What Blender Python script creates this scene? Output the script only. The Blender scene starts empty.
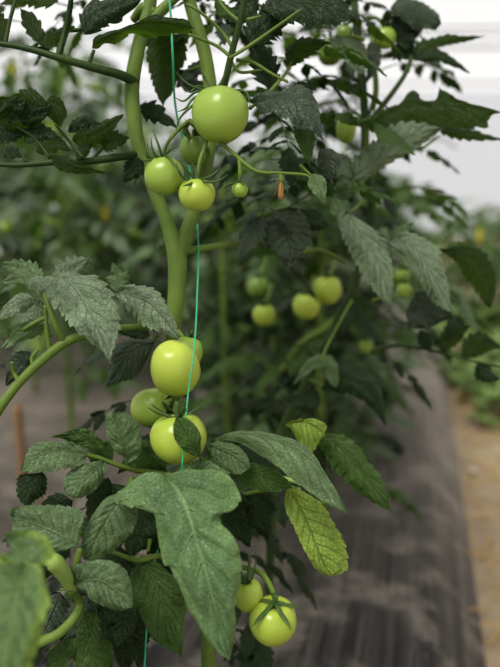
import bpy, bmesh, math, random
from mathutils import Vector, Matrix, noise
random.seed(7)
R = math.radians
C = bpy.context.scene.collection
# ------------------------------------------------------------------ camera
FPX, H, PITCH = 700.0, 0.75, R(10.8)
CO = Vector((0, 0, H))
FW = Vector((0, math.cos(PITCH), -math.sin(PITCH)))
UP = Vector((0, math.sin(PITCH), math.cos(PITCH)))
RT = Vector((1, 0, 0))
def P(x, y, d):
    return CO + FW*d + RT*((x-250)/FPX*d) + UP*((333.5-y)/FPX*d)
cam_d = bpy.data.cameras.new('camera'); cam = bpy.data.objects.new('camera', cam_d); C.objects.link(cam)
cam.location = CO; cam.rotation_euler = (math.pi/2-PITCH, 0, 0)
cam_d.sensor_fit = 'HORIZONTAL'; cam_d.sensor_width = 36; cam_d.lens = 36*FPX/500
cam_d.clip_start = 0.02; cam_d.clip_end = 200
cam_d.dof.use_dof = True; cam_d.dof.focus_distance = 0.66; cam_d.dof.aperture_fstop = 3.7
bpy.context.scene.camera = cam

# ------------------------------------------------------------------ materials
class NT:
    def __init__(s, name):
        s.m = bpy.data.materials.new(name); s.m.use_nodes = True
        s.t = s.m.node_tree; s.t.nodes.clear()
        s.out = s.n('ShaderNodeOutputMaterial')
    def n(s, typ, **kw):
        nd = s.t.nodes.new(typ)
        for k, v in kw.items(): setattr(nd, k, v)
        return nd
    def l(s, a, b): s.t.links.new(a, b)
    def math(s, op, a, b=None, c=None):
        nd = s.n('ShaderNodeMath', operation=op)
        for i, v in enumerate((a, b, c)):
            if v is None: continue
            if isinstance(v, (int, float)): nd.inputs[i].default_value = v
            else: s.l(v, nd.inputs[i])
        return nd.outputs[0]
    def mix(s, f, a, b, mode='MIX'):
        nd = s.n('ShaderNodeMix', data_type='RGBA', blend_type=mode)
        for k, v in ((0, f), (6, a), (7, b)):
            if isinstance(v, (int, float)): nd.inputs[k].default_value = v
            elif isinstance(v, tuple): nd.inputs[k].default_value = (*v[:3], 1)
            else: s.l(v, nd.inputs[k])
        return nd.outputs[2]
    def ramp(s, f, stops):
        nd = s.n('ShaderNodeValToRGB'); cr = nd.color_ramp
        while len(cr.elements) < len(stops): cr.elements.new(0.5)
        for e, (p, c) in zip(cr.elements, stops):
            e.position = p; e.color = (*c, 1) if isinstance(c, tuple) else (c, c, c, 1)
        s.l(f, nd.inputs[0]); return nd.outputs[0]
    def noise(s, scale, vec=None, detail=3, rough=.5):
        nd = s.n('ShaderNodeTexNoise'); nd.inputs['Scale'].default_value = scale
        nd.inputs['Detail'].default_value = detail; nd.inputs['Roughness'].default_value = rough
        if vec is not None: s.l(vec, nd.inputs['Vector'])
        return nd.outputs[0]
    def bump(s, h, strength, dist=.001):
        nd = s.n('ShaderNodeBump'); nd.inputs['Strength'].default_value = strength; nd.inputs['Distance'].default_value = dist
        s.l(h, nd.inputs['Height']); return nd.outputs[0]

def srgb(r, g, b):
    f = lambda c: (c/255/12.92) if c/255 <= .04045 else ((c/255+.055)/1.055)**2.4
    return (f(r), f(g), f(b))

def leaf_mat(name, base, vein, trans=.3, tcol=None, rough=.55, yellow=0.0, spec=.4):
    """blade with midrib, side veins and fine net; UV u along the blade, v across"""
    s = NT(name)
    uv = s.n('ShaderNodeUVMap'); sep = s.n('ShaderNodeSeparateXYZ'); s.l(uv.outputs[0], sep.inputs[0])
    u, v = sep.outputs[0], sep.outputs[1]
    a = s.math('MULTIPLY', s.math('ABSOLUTE', s.math('SUBTRACT', v, .5)), 2)
    t = s.math('SUBTRACT', u, s.math('MULTIPLY', a, .24))
    fr = s.math('ABSOLUTE', s.math('SUBTRACT', s.math('FRACT', s.math('MULTIPLY', t, 8)), .5))
    sv = s.ramp(fr, [(0.0, 1.0), (.02, .8), (.07, 0.0)])
    sv = s.math('MULTIPLY', sv, s.ramp(a, [(0, .9), (.7, .5), (.97, 0.0)]))
    mr = s.ramp(a, [(0, 1.0), (.018, .9), (.055, 0.0)])
    tc = s.n('ShaderNodeTexCoord')
    vor = s.n('ShaderNodeTexVoronoi', feature='DISTANCE_TO_EDGE'); vor.inputs['Scale'].default_value = 260
    s.l(tc.outputs['Object'], vor.inputs['Vector'])
    net = s.ramp(vor.outputs[0], [(0, 1.0), (.12, 0.0)])
    veins = s.math('MAXIMUM', mr, sv)
    n1 = s.noise(28, tc.outputs['Object'], 4, .6); n2 = s.noise(120, tc.outputs['Object'], 3)
    oi = s.n('ShaderNodeObjectInfo')
    dk = tuple(c*.66 for c in base); lt = tuple(min(1, c*1.35) for c in base)
    col = s.mix(s.ramp(n1, [(.3, 0.0), (.7, 1.0)]), dk, lt)
    col = s.mix(s.math('MULTIPLY', s.ramp(n2, [(.35, 0.0), (.65, 1.0)]), .25), col, tuple(min(1, c*1.25) for c in base))
    col = s.mix(s.math('MULTIPLY', oi.outputs['Random'], .35), col, dk)
    col = s.mix(s.math('MULTIPLY', net, .16), col, vein)
    col = s.mix(s.math('MULTIPLY', veins, .5), col, vein)
    if yellow:
        edge = s.ramp(a, [(.55, 0.0), (1.0, 1.0)])
        col = s.mix(s.math('MULTIPLY', edge, yellow), col, srgb(150, 175, 70))
    h = s.math('SUBTRACT', s.math('MULTIPLY', n2, .35), s.math('ADD', s.math('MULTIPLY', veins, .8), s.math('MULTIPLY', net, .28)))
    bp = s.bump(h, 1.0, .0022)
    pb = s.n('ShaderNodeBsdfPrincipled'); pb.inputs['Roughness'].default_value = rough
    pb.inputs['Specular IOR Level'].default_value = spec
    s.l(col, pb.inputs['Base Color']); s.l(bp, pb.inputs['Normal'])
    tr = s.n('ShaderNodeBsdfTranslucent')
    tcl = tcol or tuple(min(1, c*k) for c, k in zip(base, (1.6, 2.0, .8)))
    s.l(s.mix(s.math('MULTIPLY', veins, .5), tcl, tuple(c*.6 for c in tcl)), tr.inputs[0])
    mx = s.n('ShaderNodeMixShader'); mx.inputs[0].default_value = trans
    s.l(pb.outputs[0], mx.inputs[1]); s.l(tr.outputs[0], mx.inputs[2]); s.l(mx.outputs[0], s.out.inputs[0])
    return s.m

M = {}
M['sage'] = leaf_mat('leaf_sage', srgb(96, 116, 80), srgb(138, 160, 114), .18)
M['grey'] = leaf_mat('leaf_grey', srgb(110, 124, 98), srgb(144, 158, 128), .14, rough=.6)
M['mid'] = leaf_mat('leaf_mid', srgb(70, 94, 44), srgb(112, 136, 74), .28)
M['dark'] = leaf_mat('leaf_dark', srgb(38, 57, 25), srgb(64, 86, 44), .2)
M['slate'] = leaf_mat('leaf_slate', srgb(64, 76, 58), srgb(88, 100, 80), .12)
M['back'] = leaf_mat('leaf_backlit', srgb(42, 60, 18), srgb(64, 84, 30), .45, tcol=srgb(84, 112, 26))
M['yellow'] = leaf_mat('leaf_yellow', srgb(138, 160, 72), srgb(96, 120, 48), .3, tcol=srgb(170, 190, 80))
M['hero'] = leaf_mat('leaf_hero', srgb(92, 118, 78), srgb(146, 170, 114), .15, yellow=.12, rough=.5)
M['edge'] = leaf_mat('leaf_yellow_edge', srgb(94, 118, 74), srgb(140, 160, 98), .2, yellow=.7)
M['dry'] = leaf_mat('leaf_dry', srgb(112, 98, 80), srgb(140, 124, 100), .1)

def stem_mat(name, c1, c2, rough=.5):
    s = NT(name); tc = s.n('ShaderNodeTexCoord')
    mp = s.n('ShaderNodeMapping'); mp.inputs['Scale'].default_value = (1, 1, .18); s.l(tc.outputs['Object'], mp.inputs[0])
    n = s.noise(160, mp.outputs[0], 4, .6); n2 = s.noise(18, tc.outputs['Object'], 3)
    col = s.mix(s.ramp(n2, [(.35, 0.0), (.65, 1.0)]), c1, c2)
    col = s.mix(s.math('MULTIPLY', n, .5), col, tuple(c*.65 for c in c1))
    pb = s.n('ShaderNodeBsdfPrincipled'); pb.inputs['Roughness'].default_value = rough
    pb.inputs['Subsurface Weight'].default_value = .1; pb.inputs['Subsurface Radius'].default_value = (.004, .006, .002)
    pb.inputs['Specular IOR Level'].default_value = .25
    s.l(col, pb.inputs['Base Color']); s.l(s.bump(n, .6, .002), pb.inputs['Normal']); s.l(pb.outputs[0], s.out.inputs[0])
    return s.m
M['stem'] = stem_mat('stem_green', srgb(88, 108, 46), srgb(112, 132, 60))
M['stemd'] = stem_mat('stem_dark', srgb(46, 64, 26), srgb(62, 82, 34))  # darker stem green, with the shade of backlit stalks put into the colour
M['calyx'] = stem_mat('calyx_green', srgb(64, 86, 44), srgb(84, 108, 58))
M['pale'] = stem_mat('stem_pale', srgb(140, 165, 90), srgb(160, 180, 100))

def tomato_mat(name, c, hi):
    s = NT(name); tc = s.n('ShaderNodeTexCoord')
    sep = s.n('ShaderNodeSeparateXYZ'); s.l(tc.outputs['Object'], sep.inputs[0])
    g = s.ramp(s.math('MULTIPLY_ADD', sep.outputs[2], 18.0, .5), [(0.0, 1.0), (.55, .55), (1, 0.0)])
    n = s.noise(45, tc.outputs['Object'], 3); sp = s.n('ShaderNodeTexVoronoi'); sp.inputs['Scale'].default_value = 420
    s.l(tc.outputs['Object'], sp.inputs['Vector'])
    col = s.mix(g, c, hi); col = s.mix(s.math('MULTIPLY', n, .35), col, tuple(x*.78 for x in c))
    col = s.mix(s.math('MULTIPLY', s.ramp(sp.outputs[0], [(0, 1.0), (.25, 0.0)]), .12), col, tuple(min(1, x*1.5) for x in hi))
    pb = s.n('ShaderNodeBsdfPrincipled'); pb.inputs['Roughness'].default_value = .3
    pb.inputs['Specular IOR Level'].default_value = .45
    pb.inputs['Subsurface Weight'].default_value = .25; pb.inputs['Subsurface Radius'].default_value = (.008, .01, .003)
    pb.inputs['Subsurface Scale'].default_value = 1.0
    s.l(col, pb.inputs['Base Color']); s.l(s.bump(n, .08, .001), pb.inputs['Normal']); s.l(pb.outputs[0], s.out.inputs[0])
    return s.m
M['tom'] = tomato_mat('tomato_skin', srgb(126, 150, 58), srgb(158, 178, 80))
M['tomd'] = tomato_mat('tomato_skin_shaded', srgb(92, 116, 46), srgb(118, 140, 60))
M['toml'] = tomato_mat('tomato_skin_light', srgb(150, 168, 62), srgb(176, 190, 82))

def plain(name, c, rough=.6, n_scale=20, var=.3, emit=None):
    s = NT(name); tc = s.n('ShaderNodeTexCoord'); n = s.noise(n_scale, tc.outputs['Object'], 4)
    pb = s.n('ShaderNodeBsdfPrincipled'); pb.inputs['Roughness'].default_value = rough
    s.l(s.mix(s.math('MULTIPLY', n, var), c, tuple(x*.5 for x in c)), pb.inputs['Base Color'])
    s.l(pb.outputs[0], s.out.inputs[0]); return s.m
M['twine'] = plain('green_twine', srgb(60, 165, 118), .5, 300)
M['petal'] = plain('yellow_petal', srgb(200, 190, 40), .6)
M['witherp'] = plain('withered_petal', srgb(168, 124, 74), .7, 200)
M['wood'] = plain('stake_wood', srgb(132, 104, 76), .8, 60)
M['steel'] = plain('galvanised_pipe', srgb(150, 150, 152), .5)
M['stone'] = plain('pale_stone', srgb(190, 180, 165), .8, 80)
M['straw'] = plain('dry_straw', srgb(186, 152, 84), .8, 40)
M['weed'] = plain('weed_green', srgb(104, 126, 66), .7, 12)
M['cable'] = plain('dark_cable', srgb(35, 35, 38), .6)

# ------------------------------------------------------------------ object helpers
def mesh(name, verts, faces, mat, parent=None, uvs=None, smooth=True, org=None):
    me = bpy.data.meshes.new(name)
    o0 = org if org is not None else (sum(verts, Vector())/len(verts))
    me.from_pydata([v-o0 for v in verts], [], faces)
    if uvs:
        ul = me.uv_layers.new(name='UVMap')
        for lp in me.loops: ul.data[lp.index].uv = uvs[lp.vertex_index]
    if smooth: me.polygons.foreach_set('use_smooth', [True]*len(me.polygons))
    me.materials.append(mat); me.update()
    o = bpy.data.objects.new(name, me); C.objects.link(o)
    put(o, o0, parent); return o
def wloc(o):
    v = Vector(o.location)
    while o.parent: o = o.parent; v += Vector(o.location)
    return v
def put(o, w, parent):
    if parent is not None: o.parent = parent; o.location = w - wloc(parent)
    else: o.location = w
def empty(name, loc, parent=None):
    o = bpy.data.objects.new(name, None); C.objects.link(o); o.empty_display_size = .05
    put(o, Vector(loc), parent); return o
def tag(o, label=None, cat=None, group=None, kind=None):
    for k, v in (('label', label), ('category', cat), ('group', group), ('kind', kind)):
        if v: o[k] = v
    return o
def spline(pts, n):
    """Catmull-Rom through pts (Vectors of any size), n+1 samples"""
    p = [2*pts[0]-pts[1]] + list(pts) + [2*pts[-1]-pts[-2]]
    m = len(pts)-1; out = []
    for i in range(n+1):
        t = i/n*m; k = min(int(t), m-1); f = t-k
        a, b, c, d = p[k], p[k+1], p[k+2], p[k+3]
        out.append(.5*((2*b) + (c-a)*f + (2*a-5*b+4*c-d)*f*f + (3*b-a-3*c+d)*f**3))
    return out
def tube_geo(pts, rads, seg=10, n=None, V=None, F=None):
    V = [] if V is None else V; F = [] if F is None else F
    n = n or max(4, (len(pts)-1)*8)
    cs = spline([Vector(p) for p in pts], n); rr = spline([Vector((r, 0)) for r in rads], n) if len(rads) == len(pts) else None
    b0 = len(V); up = Vector((.3, .2, 1)).normalized()
    for i, c in enumerate(cs):
        t = (cs[min(i+1, n)]-cs[max(i-1, 0)]).normalized()
        s = t.cross(up)
        if s.length < 1e-3: s = t.cross(Vector((1, 0, 0)))
        s.normalize(); up = s.cross(t).normalized()
        r = max(1e-4, rr[i].x) if rr else rads[0]+(rads[-1]-rads[0])*i/n
        for j in range(seg):
            a = 2*math.pi*j/seg; V.append(c + (s*math.cos(a)+up*math.sin(a))*r)
    for i in range(n):
        for j in range(seg):
            k = (j+1) % seg
            F.append((b0+i*seg+j, b0+i*seg+k, b0+(i+1)*seg+k, b0+(i+1)*seg+j))
    F.append(tuple(b0+j for j in range(seg))[::-1]); F.append(tuple(b0+n*seg+j for j in range(seg)))
    return V, F
def tube(name, pts, rads, mat, parent=None, seg=10, n=None):
    V, F = tube_geo(pts, rads, seg, n); return mesh(name, V, F, mat, parent)
def px(pts): return [P(*p) for p in pts]

# ------------------------------------------------------------------ leaflets
def width_at(u):   # ovate, acute tip
    return (math.sin(math.pi*min(1, u**.72))**.85) * (1-.25*u) * 1.12 if 0 < u < 1 else 0.0
def toothed(u, n, amp, rng):
    x = u*n + rng; f = x-math.floor(x)
    return 1-amp*(1-f)**1.2 if f > .12 else 1-amp*(f/.12*.2+.8)*1.0*(1-f)
def blade_geo(sp, eL, eR, nrm, V, F, UV, vs=6, relief=.05, nv=8, wav=0.0, seed=0, curl=0.0):
    """sp/eL/eR: matching 3D point rows (spine, left edge, right edge); nrm: normals per row"""
    n = len(sp)-1; b0 = len(V); W = 2*vs+1
    wmax = max((l-r).length for l, r in zip(eL, eR))
    for i in range(n+1):
        u = i/n
        for j in range(-vs, vs+1):
            a = abs(j)/vs; e = eL[i] if j < 0 else eR[i]
            p = sp[i].lerp(e, a)
            hw = (e-sp[i]).length
            t = (u-.24*a)*nv; f = t-math.floor(t)
            q = abs(math.sin(math.pi*(f-.5)))**.0
            bulge = math.sin(math.pi*((t-.5) % 1.0))   # crease at each side vein
            z = relief*wmax*bulge*math.sin(math.pi*min(1, a*1.02))*min(1, hw/(.3*wmax+1e-6))*.5
            z += relief*wmax*.8*min(1, a*4)*(1-a*.3)*min(1, hw/(.3*wmax+1e-6))*.5
            z -= curl*hw*a*a
            z += .045*wmax*noise.noise(Vector((u*11+seed, j/vs*4, seed*2)))*a
            z += wav*wmax*noise.noise(Vector((u*5+seed*3.1, j/vs*1.6, seed)))*a
            V.append(p+nrm[i]*z); UV.append((u, .5+.5*j/vs))
    for i in range(n):
        for j in range(2*vs):
            k = b0+i*W+j
            F.append((k, k+1, k+W+1, k+W))
def outline_rows(pts2, n):
    """resample polyline to n+1 rows by length"""
    L = [0]
    for a, b in zip(pts2, pts2[1:]): L.append(L[-1]+(b-a).length)
    out = []; k = 0
    for i in range(n+1):
        t = L[-1]*i/n
        while k < len(L)-2 and L[k+1] < t: k += 1
        f = (t-L[k])/max(1e-9, L[k+1]-L[k]); out.append(pts2[k].lerp(pts2[k+1], min(1, max(0, f))))
    return out
def leaflet_px(parent, spine, w=None, mat='mid', L=None, Rr=None, roll=0, fold=.15, teeth=7, tamp=.28, relief=.09, wav=.24,
               seed=None, n=44, vs=6, name='leaflet', curl=.15, asym=1.0, thick=None):
    """leaflet set out by its midrib (x, y, depth) and either a width or the two edge outlines"""
    seed = random.random()*50 if seed is None else seed
    rg = random.Random(int(seed*1000))
    if L: n = max(n, 84)
    s3 = spline([Vector(p) for p in spine], n)
    p2 = [Vector((p.x, p.y)) for p in s3]
    def side(sg, out):
        if out:
            pts = [p2[0]]+[Vector(q) for q in out]+[p2[-1]]
            sm = spline(pts, (len(pts)-1)*6); rows = outline_rows(sm, n)
            # small teeth along the drawn edge
            res = []
            for i, q in enumerate(rows):
                u = i/n; d = q-p2[i]
                t = (p2[min(i+1, n)]-p2[max(i-1, 0)]).normalized(); f = (u*teeth*1.5+sg*.2) % 1.0
                res.append(p2[i]+d*(1-(.015+max(0, tamp-.04)*.62)*(1-f)**1.3)+t*d.length*.06*f) if 0 < i < n else res.append(q)
            return res
        ph = rg.random(); res = []; ws = w*.5*(asym if sg > 0 else 2-asym)
        for i in range(n+1):
            u = i/n; t = (p2[min(i+1, n)]-p2[max(i-1, 0)]).normalized(); nn = Vector((-t.y, t.x))*sg
            wd = ws*width_at(u)*toothed(u, teeth, tamp, ph)*(1+.12*noise.noise(Vector((u*4, seed, sg))))
            res.append(p2[i]+nn*wd+t*wd*.28*(1-u))
        res[0] = p2[0]; res[-1] = p2[-1]; return res
    l2, r2 = side(1, L), side(-1, Rr)
    tr = math.tan(R(roll))
    sp = [P(p.x, p.y, p.z) for p in s3]
    def lift(rows, sg):
        out = []
        for i, q in enumerate(rows):
            d = s3[i].z; dist = (q-p2[i]).length*d/FPX
            out.append(P(q.x, q.y, d+dist*(sg*tr+fold)))
        return out
    eL, eR = lift(l2, 1), lift(r2, -1)
    nr = []
    for i in range(n+1):
        k = min(max(i, 2), n-2)
        t = sp[k+2]-sp[k-2]; c = (eR[k]-eL[k]).cross(t)
        c.normalize()
        if c.dot(CO-sp[k]) < 0: c = -c
        nr.append(c)
    V, F, UV = [], [], []
    blade_geo(sp, eL, eR, nr, V, F, UV, vs, relief, 8, wav, seed, curl)
    # midrib ridge on the underside
    o = mesh(name, V, F, M[mat], parent, UV)
    return o
def leaf(plant, rachis, leaflets, r=.0022, mat='stem'):
    """compound leaf: rachis mesh with leaflet children"""
    pts = px(rachis)
    o = tube('leaf', pts, [r*1.25, r*.6], M[mat], plant, 8)
    for lf in leaflets:
        lf = dict(lf); sp = lf.pop('s'); w = lf.pop('w', None); m = lf.pop('m', 'mid')
        leaflet_px(o, sp, w, m, **lf)
        if lf.get('st'): pass
    return o
# generic compound leaf, local coordinates: rachis along +X from the origin, face up +Z
def blade_local(V, F, UV, base, dirv, nrm, ln, wd, n=12, vs=3, droop=.5, seed=0, teeth=5, tamp=.35):
    dirv = dirv.normalized(); side = nrm.cross(dirv).normalized(); nrm = dirv.cross(side).normalized()
    rg = random.Random(seed); ph = rg.random(); sp, eL, eR, nr = [], [], [], []
    for i in range(n+1):
        u = i/n; a = droop*u
        p = base + dirv*ln*(math.sin(a)/max(a, 1e-4)*u if a else u) + Vector((0, 0, -1))*ln*(1-math.cos(a))/max(a, 1e-4)*u*1.0
        d = (dirv*math.cos(a)+Vector((0, 0, -1))*math.sin(a)).normalized(); nn = d.cross(side).normalized()
        wv = wd*.5*width_at(u)
        wl = wv*toothed(u, teeth, tamp, ph); wr = wv*toothed(u, teeth, tamp, ph+.4)
        sp.append(p); nr.append(nn)
        eL.append(p-side*wl+d*wl*.3+nn*(-.25*wl)); eR.append(p+side*wr+d*wr*.3+nn*(-.25*wr))
    blade_geo(sp, eL, eR, nr, V, F, UV, vs, .06, 8, .15, seed*.37)
def compound_geo(seed, ln=.26, n=12, vs=3, pairs=3, size=.085, mat4=None, V=None, F=None, UV=None, stem=True):
    V = [] if V is None else V; F = [] if F is None else F; UV = [] if UV is None else UV
    b0 = len(V); rg = random.Random(seed)
    dr = rg.uniform(.5, 1.1); cv = rg.uniform(-.25, .25)
    def rp(t):
        a = dr*t; return Vector((ln*t*math.cos(a*.5), ln*cv*t*t, -ln*t*math.sin(a*.7)*.9 + ln*.12*t))
    if stem:
        tube_geo([rp(t) for t in (0, .33, .66, 1)], [.0024, .0012], 5, 8, V, F); UV += [(.5, .5)]*(len(V)-len(UV))
    for k in range(pairs):
        t = .38+.52*k/max(1, pairs-1) if pairs > 1 else .6
        for sg in (-1, 1):
            tg = (rp(t+.02)-rp(t-.02)).normalized(); sd = Vector((0, 1, 0))*sg
            d = (sd*.95+tg*.55+Vector((0, 0, rg.uniform(-.15, .25)))).normalized()
            nm = Vector((0, rg.uniform(-.3, .3), 1))
            l = size*rg.uniform(.7, 1.05)*(.75 if k == 0 else 1)
            blade_local(V, F, UV, rp(t)+d*.006, d, nm, l, l*.58, n, vs, rg.uniform(.4, 1.2), rg.randrange(999))
        if k < pairs-1:
            t2 = t+.1
            for sg in (-1, 1):
                d = (Vector((0, 1, 0))*sg+Vector((.4, 0, .1))).normalized()
                blade_local(V, F, UV, rp(t2), d, Vector((0, 0, 1)), size*.3, size*.2, max(5, n//2), 2, .4, rg.randrange(999))
    tg = (rp(1)-rp(.95)).normalized()
    blade_local(V, F, UV, rp(1), tg, Vector((0, 0, 1)), size*1.35, size*.85, n, vs, rg.uniform(.3, .9), rg.randrange(999), 6, .42)
    if mat4 is not None:
        for i in range(b0, len(V)): V[i] = mat4 @ V[i]
    return V, F, UV
LEAFM = {}
def leaf_data(mat, k):
    key = (mat, k)
    if key not in LEAFM:
        V, F, UV = compound_geo(k*17+3, n=16, vs=3)
        me = bpy.data.meshes.new('leaf'); me.from_pydata(V, [], F)
        ul = me.uv_layers.new(name='UVMap')
        for lp in me.loops: ul.data[lp.index].uv = UV[lp.vertex_index]
        me.polygons.foreach_set('use_smooth', [True]*len(me.polygons)); me.materials.append(M[mat]); LEAFM[key] = me
    return LEAFM[key]
def gleaf(plant, at, az, elev=10, rollz=0, sc=1.0, mat='mid', k=0):
    o = bpy.data.objects.new('leaf', leaf_data(mat, k)); C.objects.link(o)
    o.rotation_euler = (R(rollz), R(-elev), R(az)); o.scale = (sc,)*3
    put(o, Vector(at), plant); return o
# ------------------------------------------------------------------ tomatoes
def tomato(name, x, y, d, w, h, label, mat='tom', axis=(0, 0, 1), sepals=5, slen=.75, seed=0, parts=True, group=None, ped=.6, flat=0.0, curlup=.5, smat='calyx'):
    rw, rh = w*.5*d/FPX, h*.5*d/FPX
    c = P(x, y, d); ax = Vector(axis).normalized(); q = Vector((0, 0, 1)).rotation_difference(ax)
    V, F = [], []; nu, nw = 28, 40
    rg = random.Random(seed)
    ph = rg.random()*6
    for i in range(nu+1):
        t = math.pi*i/nu; sh = math.sin(t); ct = math.cos(t)
        for j in range(nw):
            a = 2*math.pi*j/nw
            lob = 1+.03*math.cos(5*a+ph)*sh*(.5+.9*max(0, ct)) + .012*math.cos(2*a+ph*2)
            rr = rw*(sh**.86 if sh > 0 else 0)*lob*(1+.05*ct)
            z = rh*ct*(1.02)
            if ct > 0: z -= rh*.26*math.exp(-(rr/rw/.34)**2)*(1-.15*math.cos(5*a+ph))
            else: z += rh*.06*math.exp(-(rr/rw/.25)**2)
            V.append(Vector((rr*math.cos(a), rr*math.sin(a), z)))
    for i in range(nu):
        for j in range(nw):
            k = (j+1) % nw; F.append((i*nw+j, (i+1)*nw+j, (i+1)*nw+k, i*nw+k))
    me = bpy.data.meshes.new(name); me.from_pydata(V, [], F)
    me.polygons.foreach_set('use_smooth', [True]*len(F)); me.materials.append(M[mat])
    o = bpy.data.objects.new(name, me); C.objects.link(o); o.location = c; o.rotation_mode = 'QUATERNION'; o.rotation_quaternion = q
    tag(o, label, 'tomato', group)
    if parts:
        V, F = [], []; top = rh*.80; sl = rw*slen*1.25
        for k in range(sepals):
            a = 2*math.pi*k/sepals+rg.uniform(-.2, .2)+ph; dv = Vector((math.cos(a), math.sin(a), 0)); sd = Vector((-dv.y, dv.x, 0))
            b0 = len(V); n = 8; L = sl*rg.uniform(.8, 1.15); cu = curlup*rg.uniform(.6, 1.4); wv = rw*.07+.0006
            for i in range(n+1):
                u = i/n; rad = .06*rw+L*u*(1-.25*cu*u)
                zz = top + (rh*.17)*math.sin(math.pi*min(1, u*1.1)*.5) + L*cu*u*u*.9
                if cu < .25: 
                    rr = min(.97, rad/rw); zz = max(zz-L*u*u*.35, rh*math.sqrt(max(0, 1-rr*rr))*1.03)
                wd = wv*(math.sin(math.pi*(u*.85+.15))**.7)*(1 if i < n else .1)
                for s_ in (-1, 0, 1): V.append(dv*rad+sd*wd*s_+Vector((0, 0, zz+(.25*wd if s_ == 0 else 0))))
            for i in range(n):
                for s_ in range(2):
                    e = b0+i*3+s_; F.append((e, e+1, e+4, e+3))
        tube_geo([Vector((0, 0, top-rh*.05)), Vector((0, 0, top+rh*.12)), Vector((.06*rw, 0, top+rw*ped))], [rw*.13, rw*.075, rw*.07], 8, 8, V, F)
        me = bpy.data.meshes.new('calyx'); me.from_pydata(V, [], F); me.polygons.foreach_set('use_smooth', [True]*len(F)); me.materials.append(M[smat])
        cx = bpy.data.objects.new('calyx', me); C.objects.link(cx); cx.parent = o
        sm = cx.modifiers.new('solid', 'SOLIDIFY'); sm.thickness = .0005
    return o
# ================================================================== GREENHOUSE AND GROUND
ROW = Vector((math.sin(R(13.6)), math.cos(R(13.6)), 0)); LAT = Vector((math.cos(R(13.6)), -math.sin(R(13.6)), 0))
E0 = Vector((.372, 1.02, 0))                         # a point on the right edge of the mulched bed
def G(s, t, z=0): return E0 + ROW*s + LAT*t + Vector((0, 0, z))
def struct(o): o['kind'] = 'structure'; return o
def sheet(name, s0, s1, ns, t0, t1, nt, zf, mat):
    V, F = [], []
    for i in range(ns+1):
        for j in range(nt+1):
            s = s0+(s1-s0)*i/ns; t = t0+(t1-t0)*j/nt; V.append(G(s, t, zf(s, t)))
    for i in range(ns):
        for j in range(nt):
            k = i*(nt+1)+j; F.append((k, k+1, k+nt+2, k+nt+1))
    return mesh(name, V, F, mat, org=Vector((0, 0, 0)))
def mulch_mat():
    s = NT('plastic_mulch'); tc = s.n('ShaderNodeTexCoord')
    rot = s.n('ShaderNodeMapping'); rot.inputs['Rotation'].default_value = (0, 0, R(13.6)); s.l(tc.outputs['Object'], rot.inputs[0])
    st = s.n('ShaderNodeMapping'); st.inputs['Scale'].default_value = (13, .45, 1); s.l(rot.outputs[0], st.inputs[0])
    st2 = s.n('ShaderNodeMapping'); st2.inputs['Scale'].default_value = (70, 1.2, 1); s.l(rot.outputs[0], st2.inputs[0])
    n1 = s.noise(2.2, st.outputs[0], 6, .65); n2 = s.noise(2.0, st2.outputs[0], 4, .6); n3 = s.noise(7, tc.outputs['Object'], 5, .6)
    sep = s.n('ShaderNodeSeparateXYZ'); s.l(tc.outputs['Object'], sep.inputs[0])
    far = s.ramp(s.math('MULTIPLY_ADD', sep.outputs[1], .55, -.58), [(0, 0.0), (1, 1.0)])   # plant shadow painted into the near film, paler further along the row
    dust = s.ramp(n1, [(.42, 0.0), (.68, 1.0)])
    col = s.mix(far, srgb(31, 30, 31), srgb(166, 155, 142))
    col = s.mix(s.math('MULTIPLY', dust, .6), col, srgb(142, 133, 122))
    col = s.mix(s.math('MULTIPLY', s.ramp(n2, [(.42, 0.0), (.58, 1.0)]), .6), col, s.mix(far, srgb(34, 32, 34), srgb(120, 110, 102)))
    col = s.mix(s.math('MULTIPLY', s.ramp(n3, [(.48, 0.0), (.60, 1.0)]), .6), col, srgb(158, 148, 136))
    pb = s.n('ShaderNodeBsdfPrincipled'); pb.inputs['Roughness'].default_value = .55
    s.l(col, pb.inputs['Base Color']); s.l(s.bump(s.math('ADD', n2, n1), 1.0, .025), pb.inputs['Normal']); s.l(pb.outputs[0], s.out.inputs[0])
    return s.m
M['mulch'] = mulch_mat()
def soil_mat():
    s = NT('path_soil'); tc = s.n('ShaderNodeTexCoord')
    n1 = s.noise(6, tc.outputs['Object'], 6, .7); n2 = s.noise(60, tc.outputs['Object'], 4, .7)
    col = s.mix(s.ramp(n1, [(.35, 0.0), (.65, 1.0)]), srgb(134, 120, 102), srgb(168, 154, 130))
    col = s.mix(s.math('MULTIPLY', s.ramp(n2, [(.4, 0.0), (.7, 1.0)]), .5), col, srgb(158, 128, 78))
    pb = s.n('ShaderNodeBsdfPrincipled'); pb.inputs['Roughness'].default_value = .9
    s.l(col, pb.inputs['Base Color']); s.l(s.bump(n2, .8, .01), pb.inputs['Normal']); s.l(pb.outputs[0], s.out.inputs[0]); return s.m
M['soil'] = soil_mat()
def zbed(s, t):
    e = max(0, t+.10+.035*noise.noise(Vector((s*2.2, 3, 1))))/.12
    z = -.09*min(1, e*e) if t < .02 else -.09
    w = .010*noise.noise(Vector((t*9, s*1.6, 1)))+.004*noise.noise(Vector((t*40, s*3, 5)))
    return z + w*(1 if t < -.02 else .3) - (.05*math.exp(-((t+2.05)/.25)**2))
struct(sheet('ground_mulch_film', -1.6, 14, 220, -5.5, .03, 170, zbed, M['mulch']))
struct(sheet('ground_soil', -1.6, 15, 60, -6.5, 8, 60, lambda s, t: -.10+.012*noise.noise(Vector((s*4, t*4, 0))), M['soil']))
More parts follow.
